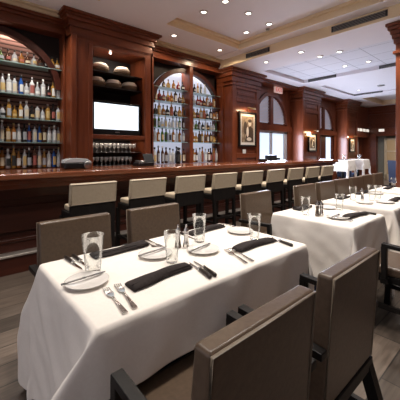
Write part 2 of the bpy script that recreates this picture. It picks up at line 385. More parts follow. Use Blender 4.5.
tv = tag(empty('television_cabinet', (2.36, 5.1, 0)), 'tall cherry wood bar cabinet with crown cornice around the television', 'cabinet')
hw = .73
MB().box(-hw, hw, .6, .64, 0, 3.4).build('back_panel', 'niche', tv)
MB().box(-hw, -.36, 0, .6, 0, 3.3).box(-hw, -hw + .09, -.025, 0, 0, 3.3).box(-.44, -.36, -.015, 0, 1.0, 3.2).build('side_panel', 'cherry', tv, bevel=.006, seg=1)
MB().box(.68, .82, 0, .6, 0, 3.3).box(.68, .72, -.015, 0, 1.0, 3.2).build('side_panel', 'cherry', tv, bevel=.006, seg=1)
MB().box(-.36, .68, .0, .6, 3.18, 3.3).build('top_rail', 'cherry_h', tv, bevel=.006, seg=1)
MB().box(-.36, .68, .0, .6, 1.555, 1.635).build('middle_shelf', 'cherry_h', tv, bevel=.006, seg=1)
MB().box(-.36, .68, .0, .6, 0, 1.06).build('base_cabinet', 'cherry_h', tv)
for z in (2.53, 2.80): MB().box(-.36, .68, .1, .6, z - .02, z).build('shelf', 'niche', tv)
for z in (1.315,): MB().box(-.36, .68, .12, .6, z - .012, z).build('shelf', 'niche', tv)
c = MB().box(-hw, .82, -.01, .6, 3.26, 3.36)
for a, b, e in ((3.28, 3.42, .02), (3.42, 3.52, .05), (3.52, 3.58, .09), (3.58, 3.62, .12), (3.62, 3.657, .16)): c.box(-hw - e, .82 + e, -e, .17, a, b); c.box(-hw, .82, .17, .6, a, b)
c.build('cornice', 'cherry_h', tv)
MB().lathe([(.001, 0), (.02, 0), (.02, .02), (.001, .02)], (.02, .12, 3.15), 10).build('niche_light', 'bulb', tv)

t = tag(empty('television', (2.5, 5.15, 1.655)), 'black flat television with a blank white screen between cabinet shelves', 'television')
MB().box(-.49, .49, .03, .09, 0, .6).build('casing', 'black', t, bevel=.01)
MB().box(-.44, .44, .022, .031, .085, .555).build('screen', 'screen', t)
MB().box(-.04, .04, .02, .032, .025, .045).build('badge', 'steel_dark', t)
MB().box(-.15, .15, -.03, .12, -.018, 0).build('stand', 'black', t)

def serving(x, z, lab):
    r = tag(empty('covered_basket', (x, 5.36, z)), lab, 'basket', 'baskets stored above the television')
    MB().lathe([(.13, 0), (.155, .05), (.165, .085), (.15, .085), (.14, .06), (.12, .012), (.001, .012)], n=18).build('basket', 'wicker', r)
    MB().lathe([(.145, .07), (.15, .12), (.11, .165), (.05, .18), (.001, .182)], n=14).build('cloth_lining', 'ceramic', r)
    return r
for i, x in enumerate((2.24, 2.68)): serving(x, 2.802, 'lined round basket on the upper shelf above television, %s of the two' % ('left', 'right')[i])
for i, x in enumerate((2.17, 2.5, 2.84)): serving(x, 2.532, 'lined round basket on the lower shelf above television, %s of three' % ('leftmost', 'middle', 'rightmost')[i])

# stemware under the television
gw = MB().lathe([(.032, 0), (.03, .004), (.006, .008), (.004, .07), (.02, .085), (.036, .12), (.034, .17), (.03, .17), (.032, .12), (.016, .09), (.001, .088)], n=10)
ords = ['first', 'second', 'third', 'fourth', 'fifth', 'sixth', 'seventh', 'eighth', 'ninth', 'tenth', 'eleventh', 'twelfth', 'thirteenth', 'fourteenth', 'fifteenth', 'sixteenth', 'seventeenth', 'eighteenth', 'nineteenth', 'twentieth', 'twenty-first', 'twenty-second', 'twenty-third', 'twenty-fourth', 'twenty-fifth', 'twenty-sixth', 'twenty-seventh', 'twenty-eighth']
wine0 = None
M['bar_glass'] = thin_glass('stemware_glass', (.9, .88, .86), .16, .8)
for zz, nm in ((1.317, 'upper'), (1.062, 'lower')):
    for k in range(11 if zz > 1.2 else 10):
        o = gw.build('wine_glass', 'bar_glass') if wine0 is None else wine0.copy()
        if wine0 is None: wine0 = o
        else: COL.objects.link(o)
        o.location = (2.06 + k * .083, 5.26, zz)
        tag(o, 'stemmed glass on the %s shelf under the television, %s from left' % (nm, ords[k]), 'glass', 'stemware under the television')

# ------------------------------------------------------------------ bottles
def bcol(name, c, tr=.35, rough=.08): return mat('bottle_' + name, c, rough, trans=tr, ior=1.4, coat=.3)
BC = {'clear': bcol('clear', (.74, .76, .79), .45), 'amber': bcol('amber', (.42, .16, .03)), 'brown': bcol('brown', (.12, .04, .015)), 'green': bcol('green', (.10, .2, .04)),
      'blue': bcol('blue', (.03, .12, .45)), 'dark': bcol('dark', (.015, .012, .012)), 'honey': bcol('honey', (.55, .3, .07)), 'white': bcol('white', (.72, .72, .72), .1), 'red': bcol('red', (.3, .02, .015))}
CAPS = {'black': 'black', 'gold': 'brass', 'silver': 'steel_dark', 'white': 'china', 'wood': 'table_wood'}
LB = {k: mat('label_' + k, c, .6) for k, c in {'cream': (.6, .52, .38), 'white': (.7, .7, .68), 'black': (.03, .03, .03), 'red': (.34, .1, .08), 'yellow': (.55, .40, .17), 'blue': (.08, .15, .4), 'silver': (.4, .42, .45)}.items()}
SHAPES = {
    'tall': [(.030, 0), (.034, .01), (.034, .17), (.028, .195), (.014, .225), (.0125, .275)],
    'straight': [(.035, 0), (.038, .008), (.038, .18), (.032, .2), (.015, .212), (.014, .265)],
    'squat': [(.042, 0), (.047, .01), (.047, .10), (.038, .135), (.015, .16), (.014, .215)],
    'round': [(.03, 0), (.045, .025), (.052, .07), (.045, .115), (.016, .15), (.013, .215)],
    'slim': [(.026, 0), (.028, .008), (.028, .2), (.02, .225), (.011, .245), (.0105, .305)],
}
bmesh_cache = {}
def bottle_meshes(shape):
    if shape in bmesh_cache: return bmesh_cache[shape]
    pr = SHAPES[shape]
    n = 12
    b = MB().lathe(pr, n=n).build('bottle', 'black')
    top = pr[-1][1]
    cp = MB().lathe([(.0135, top - .022), (.0165, top - .02), (.0165, top + .014), (.001, top + .015)], n=10).build('cap', 'black', b)
    r = pr[2][0]; z0, z1 = pr[1][1] + .03, pr[2][1] - .02
    if shape == 'round': r, z0, z1 = .0525, .045, .095
    lb = MB(); vs = []; m = 9
    for k in range(m):
        a = -PI / 2 - 1.15 + 2.3 * k / (m - 1)
        vs += [((r + .001) * math.cos(a), (r + .001) * math.sin(a), z0), ((r + .001) * math.cos(a), (r + .001) * math.sin(a), z1)]
    lb.add(vs, [(2 * k, 2 * k + 2, 2 * k + 3, 2 * k + 1) for k in range(m - 1)], 0, True)
    lo = lb.build('label', 'china', b)
    for o in (b, cp, lo): bmesh_cache.setdefault(shape, []).append(o.data)
    for o in (lo, cp, b): bpy.data.objects.remove(o)
    return bmesh_cache[shape]
def part_copy(name, me, m, parent=None):
    o = bpy.data.objects.new(name, me); COL.objects.link(o)
    if parent: o.parent = parent
    o.material_slots[0].link = 'OBJECT'; o.material_slots[0].material = m if not isinstance(m, str) else M[m]
    return o
rng = random.Random(11)
SHN = {'tall': 'tall', 'straight': 'straight', 'squat': 'squat', 'round': 'round', 'slim': 'slim'}
def bottle(x, y, z, shape, col, lab, cap, label, group, s=1.0, smax=9):
    me = bottle_meshes(shape)
    o = part_copy('bottle', me[0], BC[col]); o.location = (x, y, z); o.scale = (min(s, smax), min(s, smax), s); o.rotation_euler = (0, 0, rng.uniform(-.25, .25) + .35)
    part_copy('cap', me[1], CAPS[cap], o)
    part_copy('label', me[2], LB[lab], o)
    tag(o, label, 'bottle', group)
def row(x0, x1, n, y, z, cols, shapes, where, group, s=1.0, skip=()):
    for k in range(n):
        if k in skip: continue
        sh = shapes[k % len(shapes)] if len(shapes) > 1 else shapes[0]
        sh = rng.choice(shapes); col = cols[k] if len(cols) == n else rng.choice(cols)
        lab = rng.choice(['cream', 'white', 'white', 'cream', 'black', 'silver', 'white', 'yellow', 'silver', 'red']); cap = rng.choice(['black', 'black', 'gold', 'silver', 'wood', 'white'])
        x = x0 + (x1 - x0) * k / (n - 1) + rng.uniform(-.002, .002)
        bottle(x, y + rng.uniform(-.015, .02), z + .001, sh, col, lab, cap,
               '%s %s bottle%s, %s from left%s' % (SHN[sh], col, ' with %s label' % lab if 'half' not in where else '', ords[k], ' ' + where if 'half' not in where else ', ' + where), group, s * rng.uniform(.96, 1.04),
               (x1 - x0) / (n - 1) * .455 / max(r for r, _ in SHAPES[sh]))
L = 'bottles on the left shelving'
row(.72, 1.55, 10, 5.55, 2.755, ['green', 'brown', 'clear', 'amber', 'brown', 'clear', 'brown', 'dark', 'honey', 'honey'], ['squat', 'round', 'squat'], 'on left bay top shelf', L, .95)
row(.66, 1.57, 12, 5.55, 2.26, ['red', 'clear', 'clear', 'clear', 'blue', 'clear', 'white', 'clear', 'clear', 'dark', 'honey', 'clear'], ['tall', 'straight', 'straight', 'squat'], 'on left bay second shelf down', L, 1.05)
row(.66, 1.56, 12, 5.55, 1.865, ['clear', 'clear', 'honey', 'honey', 'honey', 'clear', 'dark', 'clear', 'clear', 'honey', 'dark', 'clear'], ['squat', 'tall', 'straight'], 'on left bay middle shelf', L, 1.0)
row(.66, 1.57, 13, 5.55, 1.485, ['clear', 'clear', 'honey', 'amber', 'clear', 'dark', 'blue', 'clear', 'blue', 'brown', 'clear', 'clear', 'clear'], ['tall', 'straight', 'slim', 'straight'], 'on left bay fourth shelf down', L, 1.05)
row(.66, 1.57, 13, 5.55, 1.06, ['honey', 'amber', 'clear', 'honey', 'amber', 'clear', 'dark', 'brown', 'clear', 'honey', 'white', 'blue', 'clear'], ['tall', 'straight', 'tall', 'slim'], 'on left bay counter', L, 1.12)
R_ = 'bottles on the right shelving'
mixes = [(1.06, 'counter', ['clear', 'brown', 'dark', 'amber', 'white'], ['tall', 'straight', 'slim'], 1.22, 10),
         (1.55, 'lowest glass shelf', ['amber', 'honey', 'brown', 'green', 'clear', 'amber'], ['tall', 'straight', 'squat'], 1.05, 10),
         (1.865, 'second glass shelf', ['brown', 'dark', 'clear', 'green', 'amber'], ['squat', 'tall', 'straight'], .95, 10),
         (2.14, 'middle glass shelf', ['clear', 'brown', 'amber', 'honey', 'dark'], ['squat', 'straight', 'round'], 1.08, 9),
         (2.46, 'fourth glass shelf', ['amber', 'clear', 'brown', 'honey', 'red'], ['round', 'squat', 'straight'], 1.1, 9),
         (2.77, 'top glass shelf', ['brown', 'amber', 'dark', 'honey'], ['squat', 'round'], .9, 0)]
for z, nm, cols, shp, s, n in mixes:
    if n:
        row(3.46, 4.36, n, 5.55, z, cols, shp, 'left half of right bay %s' % nm, R_, s)
        row(4.58, 5.47, n, 5.55, z, cols, shp, 'right half of right bay %s' % nm, R_, s)
row(4.58, 5.05, 5, 5.55, 2.77, ['brown', 'dark', 'amber', 'dark', 'clear'], ['squat', 'tall'], 'right half of right bay top glass shelf', R_, .9)
row(3.80, 4.34, 5, 5.55, 2.77, ['brown', 'honey', 'amber', 'red', 'dark'], ['squat', 'round'], 'left half of right bay top glass shelf', R_, .9)
bottle(4.06, 5.36, 1.047, 'straight', 'dark', 'black', 'black', 'largest black bottle standing in front of right bay bottles', R_, 1.35)

# things on the bar top and back counter
t = tag(empty('ice_scoop_bin', (1.37, 4.0, 1.106)), 'grey domed bar machine with round dial on the left of counter', 'bar machine')
MB().box(-.19, .11, -.07, .08, 0, .085).build('base', 'black', t, bevel=.02)
b = MB()
prof = [(-.19, .085), (-.18, .115), (-.12, .135), (.0, .14), (.1, .13), (.155, .095), (.16, .05)]
b.prism([(x, z) for x, z in prof] + [(.15, .05), (.1, .085), (-.19, .085)], -.065, .085); b.build('lid', 'grey_device', t, bevel=.02)
MB().lathe([(.045, -.095), (.05, -.09), (.05, -.04), (.001, -.04)], (.1, 0, .05), 18, axis='y').build('dial', 'steel_dark', t)
t = tag(empty('cash_register', (2.42, 4.05, 1.106)), 'black point of sale terminal with tilted screen on bar top', 'cash register')
MB().box(-.16, .12, -.08, .1, 0, .055).build('base', 'black', t, bevel=.01)
MB().hexa([(-.02, -.03, .05), (.16, -.03, .05), (.16, .0, .05), (-.02, .0, .05)], [(-.02, .04, .19), (.16, .04, .19), (.16, .07, .19), (-.02, .07, .19)]).build('display', 'black', t, bevel=.006)
MB().box(-.15, -.04, -.07, .05, .055, .085).build('receipt_printer', 'steel_dark', t, bevel=.006)
t = tag(empty('coffee_machine', (7.5, 5.2, 0)), 'black machine on a stand below the bright window beyond the bar', 'bar machine')
MB().box(-.3, .3, -.2, .2, 0, 1.0).build('stand', 'cherry_dark', t)
MB().box(-.25, .05, -.12, .12, 1.0, 1.22).box(.08, .25, -.1, .1, 1.0, 1.14).build('body', 'black', t, bevel=.02)
t = tag(MB().lathe([(.07, 0), (.1, .03), (.105, .06), (.095, .06), (.085, .03), (.001, .015)], n=18).build('bowl', 'black', loc=(5.32, 3.95, 1.106)), 'small black bowl on the bar top before the framed portrait', 'bowl')

# ------------------------------------------------------------------ pictures, exit sign, sconces
def picture(x, y, z, w, h, label, detailed=True):
    r = tag(empty('framed_picture', (x, y, z)), label, 'picture', 'framed pictures on the pillars')
    f = MB()
    b = .045
    f.box(-w / 2, w / 2, -.045, 0, h / 2 - b, h / 2).box(-w / 2, w / 2, -.045, 0, -h / 2, -h / 2 + b)
    f.box(-w / 2, -w / 2 + b, -.045, 0, -h / 2 + b, h / 2 - b).box(w / 2 - b, w / 2, -.045, 0, -h / 2 + b, h / 2 - b)
    f.build('frame', 'black_wood', r)
    MB().box(-w / 2 + b, w / 2 - b, -.02, 0, -h / 2 + b, h / 2 - b).build('mount', 'pic_mat', r)
    p = MB(); iw, ih = w / 2 - b - .06, h / 2 - b - .07
    p.box(-iw, iw, -.024, -.02, -ih, ih, 0)
    def blob(cx, cz, rx, rz, mi, y, n=14):
        p.prism([(cx + rx * math.cos(2 * PI * k / n), cz + rz * math.sin(2 * PI * k / n)) for k in range(n)], y - .002, y, mi)
    blob(iw * .35, ih * .45, iw * .26, ih * .2, 1, -.025)      # face
    blob(iw * .35, ih * .66, iw * .3, ih * .13, 2, -.0275)     # hair
    p.prism([(-iw * .5, -ih * .95), (iw * .95, -ih * .95), (iw * .85, ih * .1), (iw * .45, ih * .26), (iw * .05, ih * .12)], -.027, -.024, 2)
    blob(-iw * .05, -ih * .2, iw * .2, ih * .4, 1, -.03); blob(-iw * .4, ih * .1, iw * .3, ih * .5, 2, -.0245)
    blob(iw * .2, -ih * .75, iw * .4, ih * .14, 1, -.031)
    p.build('print', ['sepia', 'sepia_light', 'sepia_dark'], r)
    l = MB().tube([(0, 0, h / 2 + .02), (0, -.1, h / 2 + .1), (0, -.16, h / 2 + .09)], .008); l.tube([(-.15, -.16, h / 2 + .085), (.15, -.16, h / 2 + .085)], .02, 10)
    l.build('picture_light', 'brass', r)
    la = bpy.data.lights.new('picture_lamp', 'AREA'); la.energy = 4; la.color = (1, .72, .42); la.size = .3; la.size_y = .03; la.shape = 'RECTANGLE'
    lo = bpy.data.objects.new('picture_lamp', la); COL.objects.link(lo); lo.location = (x, y - .17, z + h / 2 + .06); lo.rotation_euler = (-.55, 0, 0)
    lo.rotation_euler = (math.radians(35), 0, 0)
picture(6.14, 5.07, 1.915, .70, .92, 'framed sepia portrait with lit mount on the pillar beside right shelving')
picture(9.6, 5.07, 1.63, .55, .62, 'small framed sepia picture lit by a sconce on the middle pillar')
picture(12.95, 5.07, 1.58, .52, .58, 'small pale framed picture on the farthest pillar near the corner')
def sconce(x, z, label):
    r = tag(empty('wall_sconce', (x, 5.06, z)), label, 'lamp', 'wall sconces')
    MB().lathe([(.04, -.005), (.04, .012), (.001, .012)], (0, 0, 0), 12, axis='y').tube([(0, 0, 0), (0, -.1, -.02), (0, -.12, .03)], .01).build('bracket', 'brass', r)
    MB().lathe([(.075, .02), (.05, .14), (.046, .14), (.07, .02)], (0, -.12, 0), 14).build('lamp_shade', 'sconce', r)
sconce(9.17, 1.83, 'small lit brass sconce on the middle pillar left of its picture')
e = tag(empty('exit_sign', (8.02, 5.36, 3.17)), 'small red and white exit sign high above arched window', 'sign')
MB().box(-.2, .2, -.03, .03, 0, .2).build('sign_box', 'exit_white', e, bevel=.006)
cu = bpy.data.curves.new('lettering', 'FONT'); cu.body = 'EXIT'; cu.size = .17; cu.align_x = 'CENTER'; cu.extrude = .002
cu.materials.append(M['exit_red']); tmp = bpy.data.objects.new('tmp', cu)
lo = bpy.data.objects.new('lettering', bpy.data.meshes.new_from_object(tmp)); bpy.data.objects.remove(tmp); COL.objects.link(lo); lo.parent = e; lo.location = (0, -.033, .04); lo.rotation_euler = (PI / 2, 0, 0)
MB().box(-.02, .02, -.01, .01, .2, .3).build('hanger', 'exit_white', e)
# electrical plates under the portrait
sp = MB().box(-.06, .06, -.012, 0, -.055, .055).box(-.03, -.012, -.02, -.012, -.02, .02).box(.012, .03, -.02, -.012, -.02, .02).build('light_switch', 'china', loc=(6.02, 5.07, 1.33)); tag(sp, 'white double switch plate low on the pillar below portrait', 'switch')
# row of small lit transom lights at the far corner
for k in range(5):
    o = MB().box(-.12, .12, -.04, .0, -.06, .06).box(-.15, .15, -.03, 0, -.09, -.06, 1).box(-.15, .15, -.03, 0, .06, .09, 1).build('transom_light', ['transom', 'cherry'], loc=(13.66 + k * .42, 5.3, 2.31))
    tag(o, 'small lit square light in a row on far side wall, %s from the left' % ords[k], 'light', 'row of small lit squares by the far corner')
for k, y in enumerate((4.75, 4.05)):
    o = MB().box(-.04, 0, -.11, .11, -.06, .06).box(-.03, 0, -.14, .14, -.09, -.06, 1).box(-.03, 0, -.14, .14, .06, .09, 1).build('transom_light', ['transom', 'cherry'], loc=(15.55, y, 2.31))
    tag(o, 'small lit square light on the far end wall, %s' % ('nearer the corner', 'above the glazed doors')[k], 'light', 'row of small lit squares by the far corner')

# ------------------------------------------------------------------ ceiling fittings
def downlight(x, y, z, label, energy=60, ang=105, col=(1, .925, .84), blend=.7, geo=True):
    if geo:
        r = tag(empty('downlight', (x, y, z)), label, 'ceiling light', 'recessed ceiling downlights')
        MB().lathe([(.045, -.002), (.045, -.012), (.07, -.012), (.075, -.001)], n=20).build('trim_ring', 'lamp_ring', r)
        MB().lathe([(.001, -.004), (.045, -.004), (.045, -.002), (.001, -.002)], n=20).build('lens', 'bulb', r)
    la = bpy.data.lights.new('downlight_beam', 'SPOT'); la.energy = energy * 1.5; la.color = col; la.spot_size = math.radians(ang); la.spot_blend = blend; la.shadow_soft_size = .09
    lo = bpy.data.objects.new('downlight_beam', la); COL.objects.link(lo); lo.location = (x, y, z - .03)
ZT = Z_TRAY
DL = [(3.5, 3.87, ZT, 'round recessed downlight in the coffer, left of the group of four'), (4.13, 3.38, ZT, 'recessed downlight in the coffer, nearest right of frame top centre'),
      (3.52, 3.36, ZT, 'recessed downlight cut by the top edge of the picture'), (4.78, 3.40, ZT, 'recessed downlight in the coffer beside the tan beam'), (4.76, 3.95, ZT, 'larger bright recessed downlight in the coffer below the others'),
      (3.52, 4.78, Z_SOF, 'small warm downlight above the right shelving, left one'), (4.82, 4.78, Z_SOF, 'small warm downlight above the right shelving beside the tan beam'),
      (5.77, 3.29, Z_MAIN, 'recessed downlight in the flat ceiling past tan beam'), (5.80, 4.21, Z_MAIN, 'recessed downlight in the flat ceiling in front of portrait pillar'),
      (6.36, 2.74, Z_MAIN, 'recessed downlight at the edge of the ceiling tiles, right one'), (6.36, 3.17, Z_MAIN, 'dim recessed downlight at the edge of the ceiling tiles, left one'),
      (7.86, 3.25, Z_MAIN + .09, 'left of the two bright downlights in the ceiling tiles'), (7.9, 2.7, Z_MAIN + .09, 'right of the two bright downlights in the ceiling tiles'),
      (11.2, 4.15, Z_MAIN + .06, 'far recessed downlight near the dark slot vent at the back')]
for x, y, z, l in DL:
    if 'small warm' in l: downlight(x, y, z, l, 26, 165, (1, .8, .55), .3)
    else: downlight(x, y, z, l, 75)
# downlights of the same ceiling above the dining row, outside the frame
for x, y, z, e in ((.9, 1.35, ZT, 105), (1.55, 1.35, ZT, 70), (.2, 2.8, ZT, 60), (1.2, 3.1, ZT, 60), (2.7, 1.3, Z_SOF, 110), (4.1, 1.3, ZT, 110), (5.4, 1.8, Z_MAIN, 110), (7.2, .8, Z_MAIN + .08, 160), (2.6, 2.9, Z_SOF, 70), (.9, -1.6, ZT, 12), (3.8, -1.2, ZT, 25), (.75, 4.85, Z_SOF, 75), (1.3, 4.9, Z_SOF, 50),
                   (8.6, 4.4, Z_MAIN, 80), (12.3, 4.3, Z_MAIN, 90), (14.2, 4.0, Z_MAIN + .19, 130), (13.4, 2.5, Z_MAIN + .19, 120), (10.5, 2.5, Z_MAIN + .05, 160), (9.0, 1.2, Z_MAIN, 150)):
    downlight(x, y, z, '', e, geo=False)
def vent(x, y0, y1, z0, z1, label):
    o = MB().box(-.012, 0, y0, y1, z0, z1)
    n = 4
    for k in range(n): o.box(-.02, -.012, y0 + .03, y1 - .03, z0 + (z1 - z0) * (k + .25) / n, z0 + (z1 - z0) * (k + .55) / n, 1)
    tag(o.build('air_vent', ['vent', 'steel_dark'], loc=(x, 0, 0)), label, 'air vent', 'slot vents on the ceiling beams')
vent(5.364, 1.55, 2.45, 3.50, 3.60, 'long dark slot vent on the tan beam face at top right')
vent(5.364, 3.8, 4.45, 3.50, 3.60, 'short dark slot vent on the tan beam near the portrait pillar')
vent(8.499, 3.75, 4.6, 3.452, 3.535, 'dark slot vent at the far edge of the ceiling tiles, left one')
vent(8.499, 2.0, 2.65, 3.452, 3.535, 'dark slot vent at the far edge of the ceiling tiles beside column')
vent(11.899, 3.6, 4.58, 3.448, 3.505, 'farthest dark slot vent near the warm end coffer')
o = MB().lathe([(.001, -.03), (.1, -.03), (.12, 0), (.001, 0)], n=6).build('ceiling_speaker', 'steel_dark', loc=(10.9, 3.35, Z_MAIN + .06)); tag(o, 'small dark ceiling fitting beside the farthest slot vent', 'ceiling fitting')
o = MB().lathe([(.001, -.035), (.035, -.03), (.045, -.004), (.001, 0)], n=12).build('smoke_detector', 'steel_dark', loc=(4.95, 3.55, ZT)); tag(o, 'tiny grey ceiling sensor between two coffer downlights', 'smoke detector')

# free-standing timber column at right
c = MB(); cx, cy = 5.90, 1.30
c.box(cx - .225, cx + .225, cy - .225, cy + .225, .2, 3.2); c.box(cx - .26, cx + .26, cy - .26, cy + .26, 0, .2)
for a, b, e in ((2.95, 3.0, .26), (3.12, 3.2, .25), (3.2, 3.27, .27), (3.27, 3.34, .29), (3.34, 3.40, .32), (3.40, 3.449, .345)): c.box(cx - e, cx + e, cy - e, cy + e, a, b)
for s in (-1, 1):
    c.box(cx - .225 + .05, cx + .225 - .05, cy + s * .225 - .012, cy + s * .225 + .012, .35, 2.85); c.box(cx + s * .225 - .012, cx + s * .225 + .012, cy - .175, cy + .175, .35, 2.85)
struct(c.build('column', 'cherry', bevel=.006, seg=1))

# ------------------------------------------------------------------ bar stools
def make_stool():
    r = empty('bar_stool')
    # local +y faces the bar
    b = MB(); b.hexa([(-.245, .03, .79), (.245, .03, .79), (.245, .085, .79), (-.245, .085, .79)], [(-.245, 0, 1.015), (.245, 0, 1.015), (.245, .05, 1.015), (-.245, .05, 1.015)])
    bk = b.build('backrest', 'cream', r, bevel=.014, seg=3)
    MB().tube([(-.235, .027, .80), (-.235, 0, 1.005), (.235, 0, 1.005), (.235, .027, .80), (-.235, .027, .80)], .006, 6).build('piping', 'cream', bk)
    MB().box(-.19, .21, .09, .40, .70, .765).build('seat', 'cream', r, bevel=.02, seg=3)
    MB().box(-.235, .235, .035, .085, .62, .785).box(-.21, .21, .085, .42, .63, .70).build('seat_frame', 'black_wood', r, bevel=.004, seg=1)
    for s in (-1, 1):
        MB().bar((s * .205, .03, 0), (s * .205, .06, .80), .042).build('leg', 'black_wood', r)
        MB().bar((s * .205, .43, 0), (s * .205, .41, .64), .042).build('leg', 'black_wood', r)
    MB().bar((-.2, .045, .36), (.2, .045, .36), .03).build('stretcher', 'black_wood', r)
    MB().bar((-.2, .425, .26), (.2, .425, .26), .03).build('footrest', 'black_wood', r)
    for s in (-1, 1): MB().bar((s * .205, .04, .3), (s * .205, .43, .3), .028).build('stretcher', 'black_wood', r)
    return r
st0 = make_stool()
for k in range(9):
    o = st0 if k == 0 else copy_tree(st0)
    o.location = (1.205 + k * .655, 3.0, 0); o.rotation_euler = (0, 0, 0)
    tag(o, 'cream leather low-backed bar stool at the bar, %s from the left' % ords[k], 'bar stool', 'cream bar stools along the bar')

# ------------------------------------------------------------------ dining chairs
def make_chair():
    r = empty('dining_chair')
    W = .23
    b = MB(); b.hexa([(-W, .035, .40), (W, .035, .40), (W, .115, .40), (-W, .115, .40)], [(-W, 0, .9), (W, 0, .9), (W, .062, .9), (-W, .062, .9)])
    bk = b.build('backrest', 'taupe', r, bevel=.014, seg=3)
    MB().tube([(-W + .004, .036, .41), (-W + .004, .001, .892), (W - .004, .001, .892), (W - .004, .036, .41)], .005, 6).build('piping', 'taupe_light', bk)
    MB().box(-.215, .215, .10, .53, .405, .475).build('seat', 'taupe', r, bevel=.022, seg=3)
    MB().box(-.21, .21, .10, .50, .355, .405).build('seat_frame', 'black_wood', r, bevel=.004, seg=1)
    MB().box(-.235, .235, .03, .10, .35, .402).build('back_rail', 'black_wood', r, bevel=.004, seg=1)
    for s in (-1, 1):
        MB().bar((s * .212, -.055, 0), (s * .212, .055, .37), .045, .05).build('leg', 'black_wood', r)
        MB().bar((s * .212, .5, 0), (s * .212, .48, .37), .045).build('leg', 'black_wood', r)
        MB().bar((s * .212, .0, .17), (s * .212, .49, .17), .025, .035).build('stretcher', 'black_wood', r)
        a = MB().bar((s * .256, .02, .63), (s * .256, .40, .645), .042, .03).bar((s * .256, .385, .40), (s * .256, .385, .635), .04, .036)
        a.box(min(s * .20, s * .27), max(s * .20, s * .27), .36, .41, .36, .40)
        a.build('armrest', 'black_wood', r, bevel=.004, seg=1)
    return r
ch0 = make_chair()
chairs = [(.667, .46, 0, 'taupe leather armchair in the lower foreground, its back to the camera'),
          (1.253, .46, 0, 'taupe leather armchair at lower right, second on the near side of front table'),
          (2.72, .35, 0, 'taupe armchair at the right edge, on near side of second table'),
          (.68, 2.05, PI, 'taupe leather chair behind front table, leftmost on the bar side'),
          (1.29, 2.05, PI, 'taupe leather chair behind front table, directly behind the salt and pepper'),
          (2.56, 2.02, PI, 'taupe leather chair on the bar side of second table'),
          (3.6, 2.03, PI, 'taupe leather chair on the bar side of third table, left of two'),
          (4.17, 2.03, PI, 'taupe leather chair on the bar side of third table, right of two'),
          (4.745, 2.05, PI, 'taupe leather chair between third and fourth tables, bluish in window light'),
          (5.33, 2.05, PI, 'taupe leather chair on the bar side of fourth table'),
          (5.92, 2.1, PI, 'taupe leather chair behind the timber column, left of two'),
          (6.52, 2.1, PI, 'taupe leather chair behind the timber column, right of two'),
          (4.05, .35, 0, 'taupe armchair on the near side of third table, partly hidden at the right edge')]
for i, (x, y, rz, l) in enumerate(chairs):
    o = ch0 if i == 0 else copy_tree(ch0)
    o.location = (x, y, 0); o.rotation_euler = (0, 0, rz); tag(o, l, 'chair', 'taupe dining chairs')

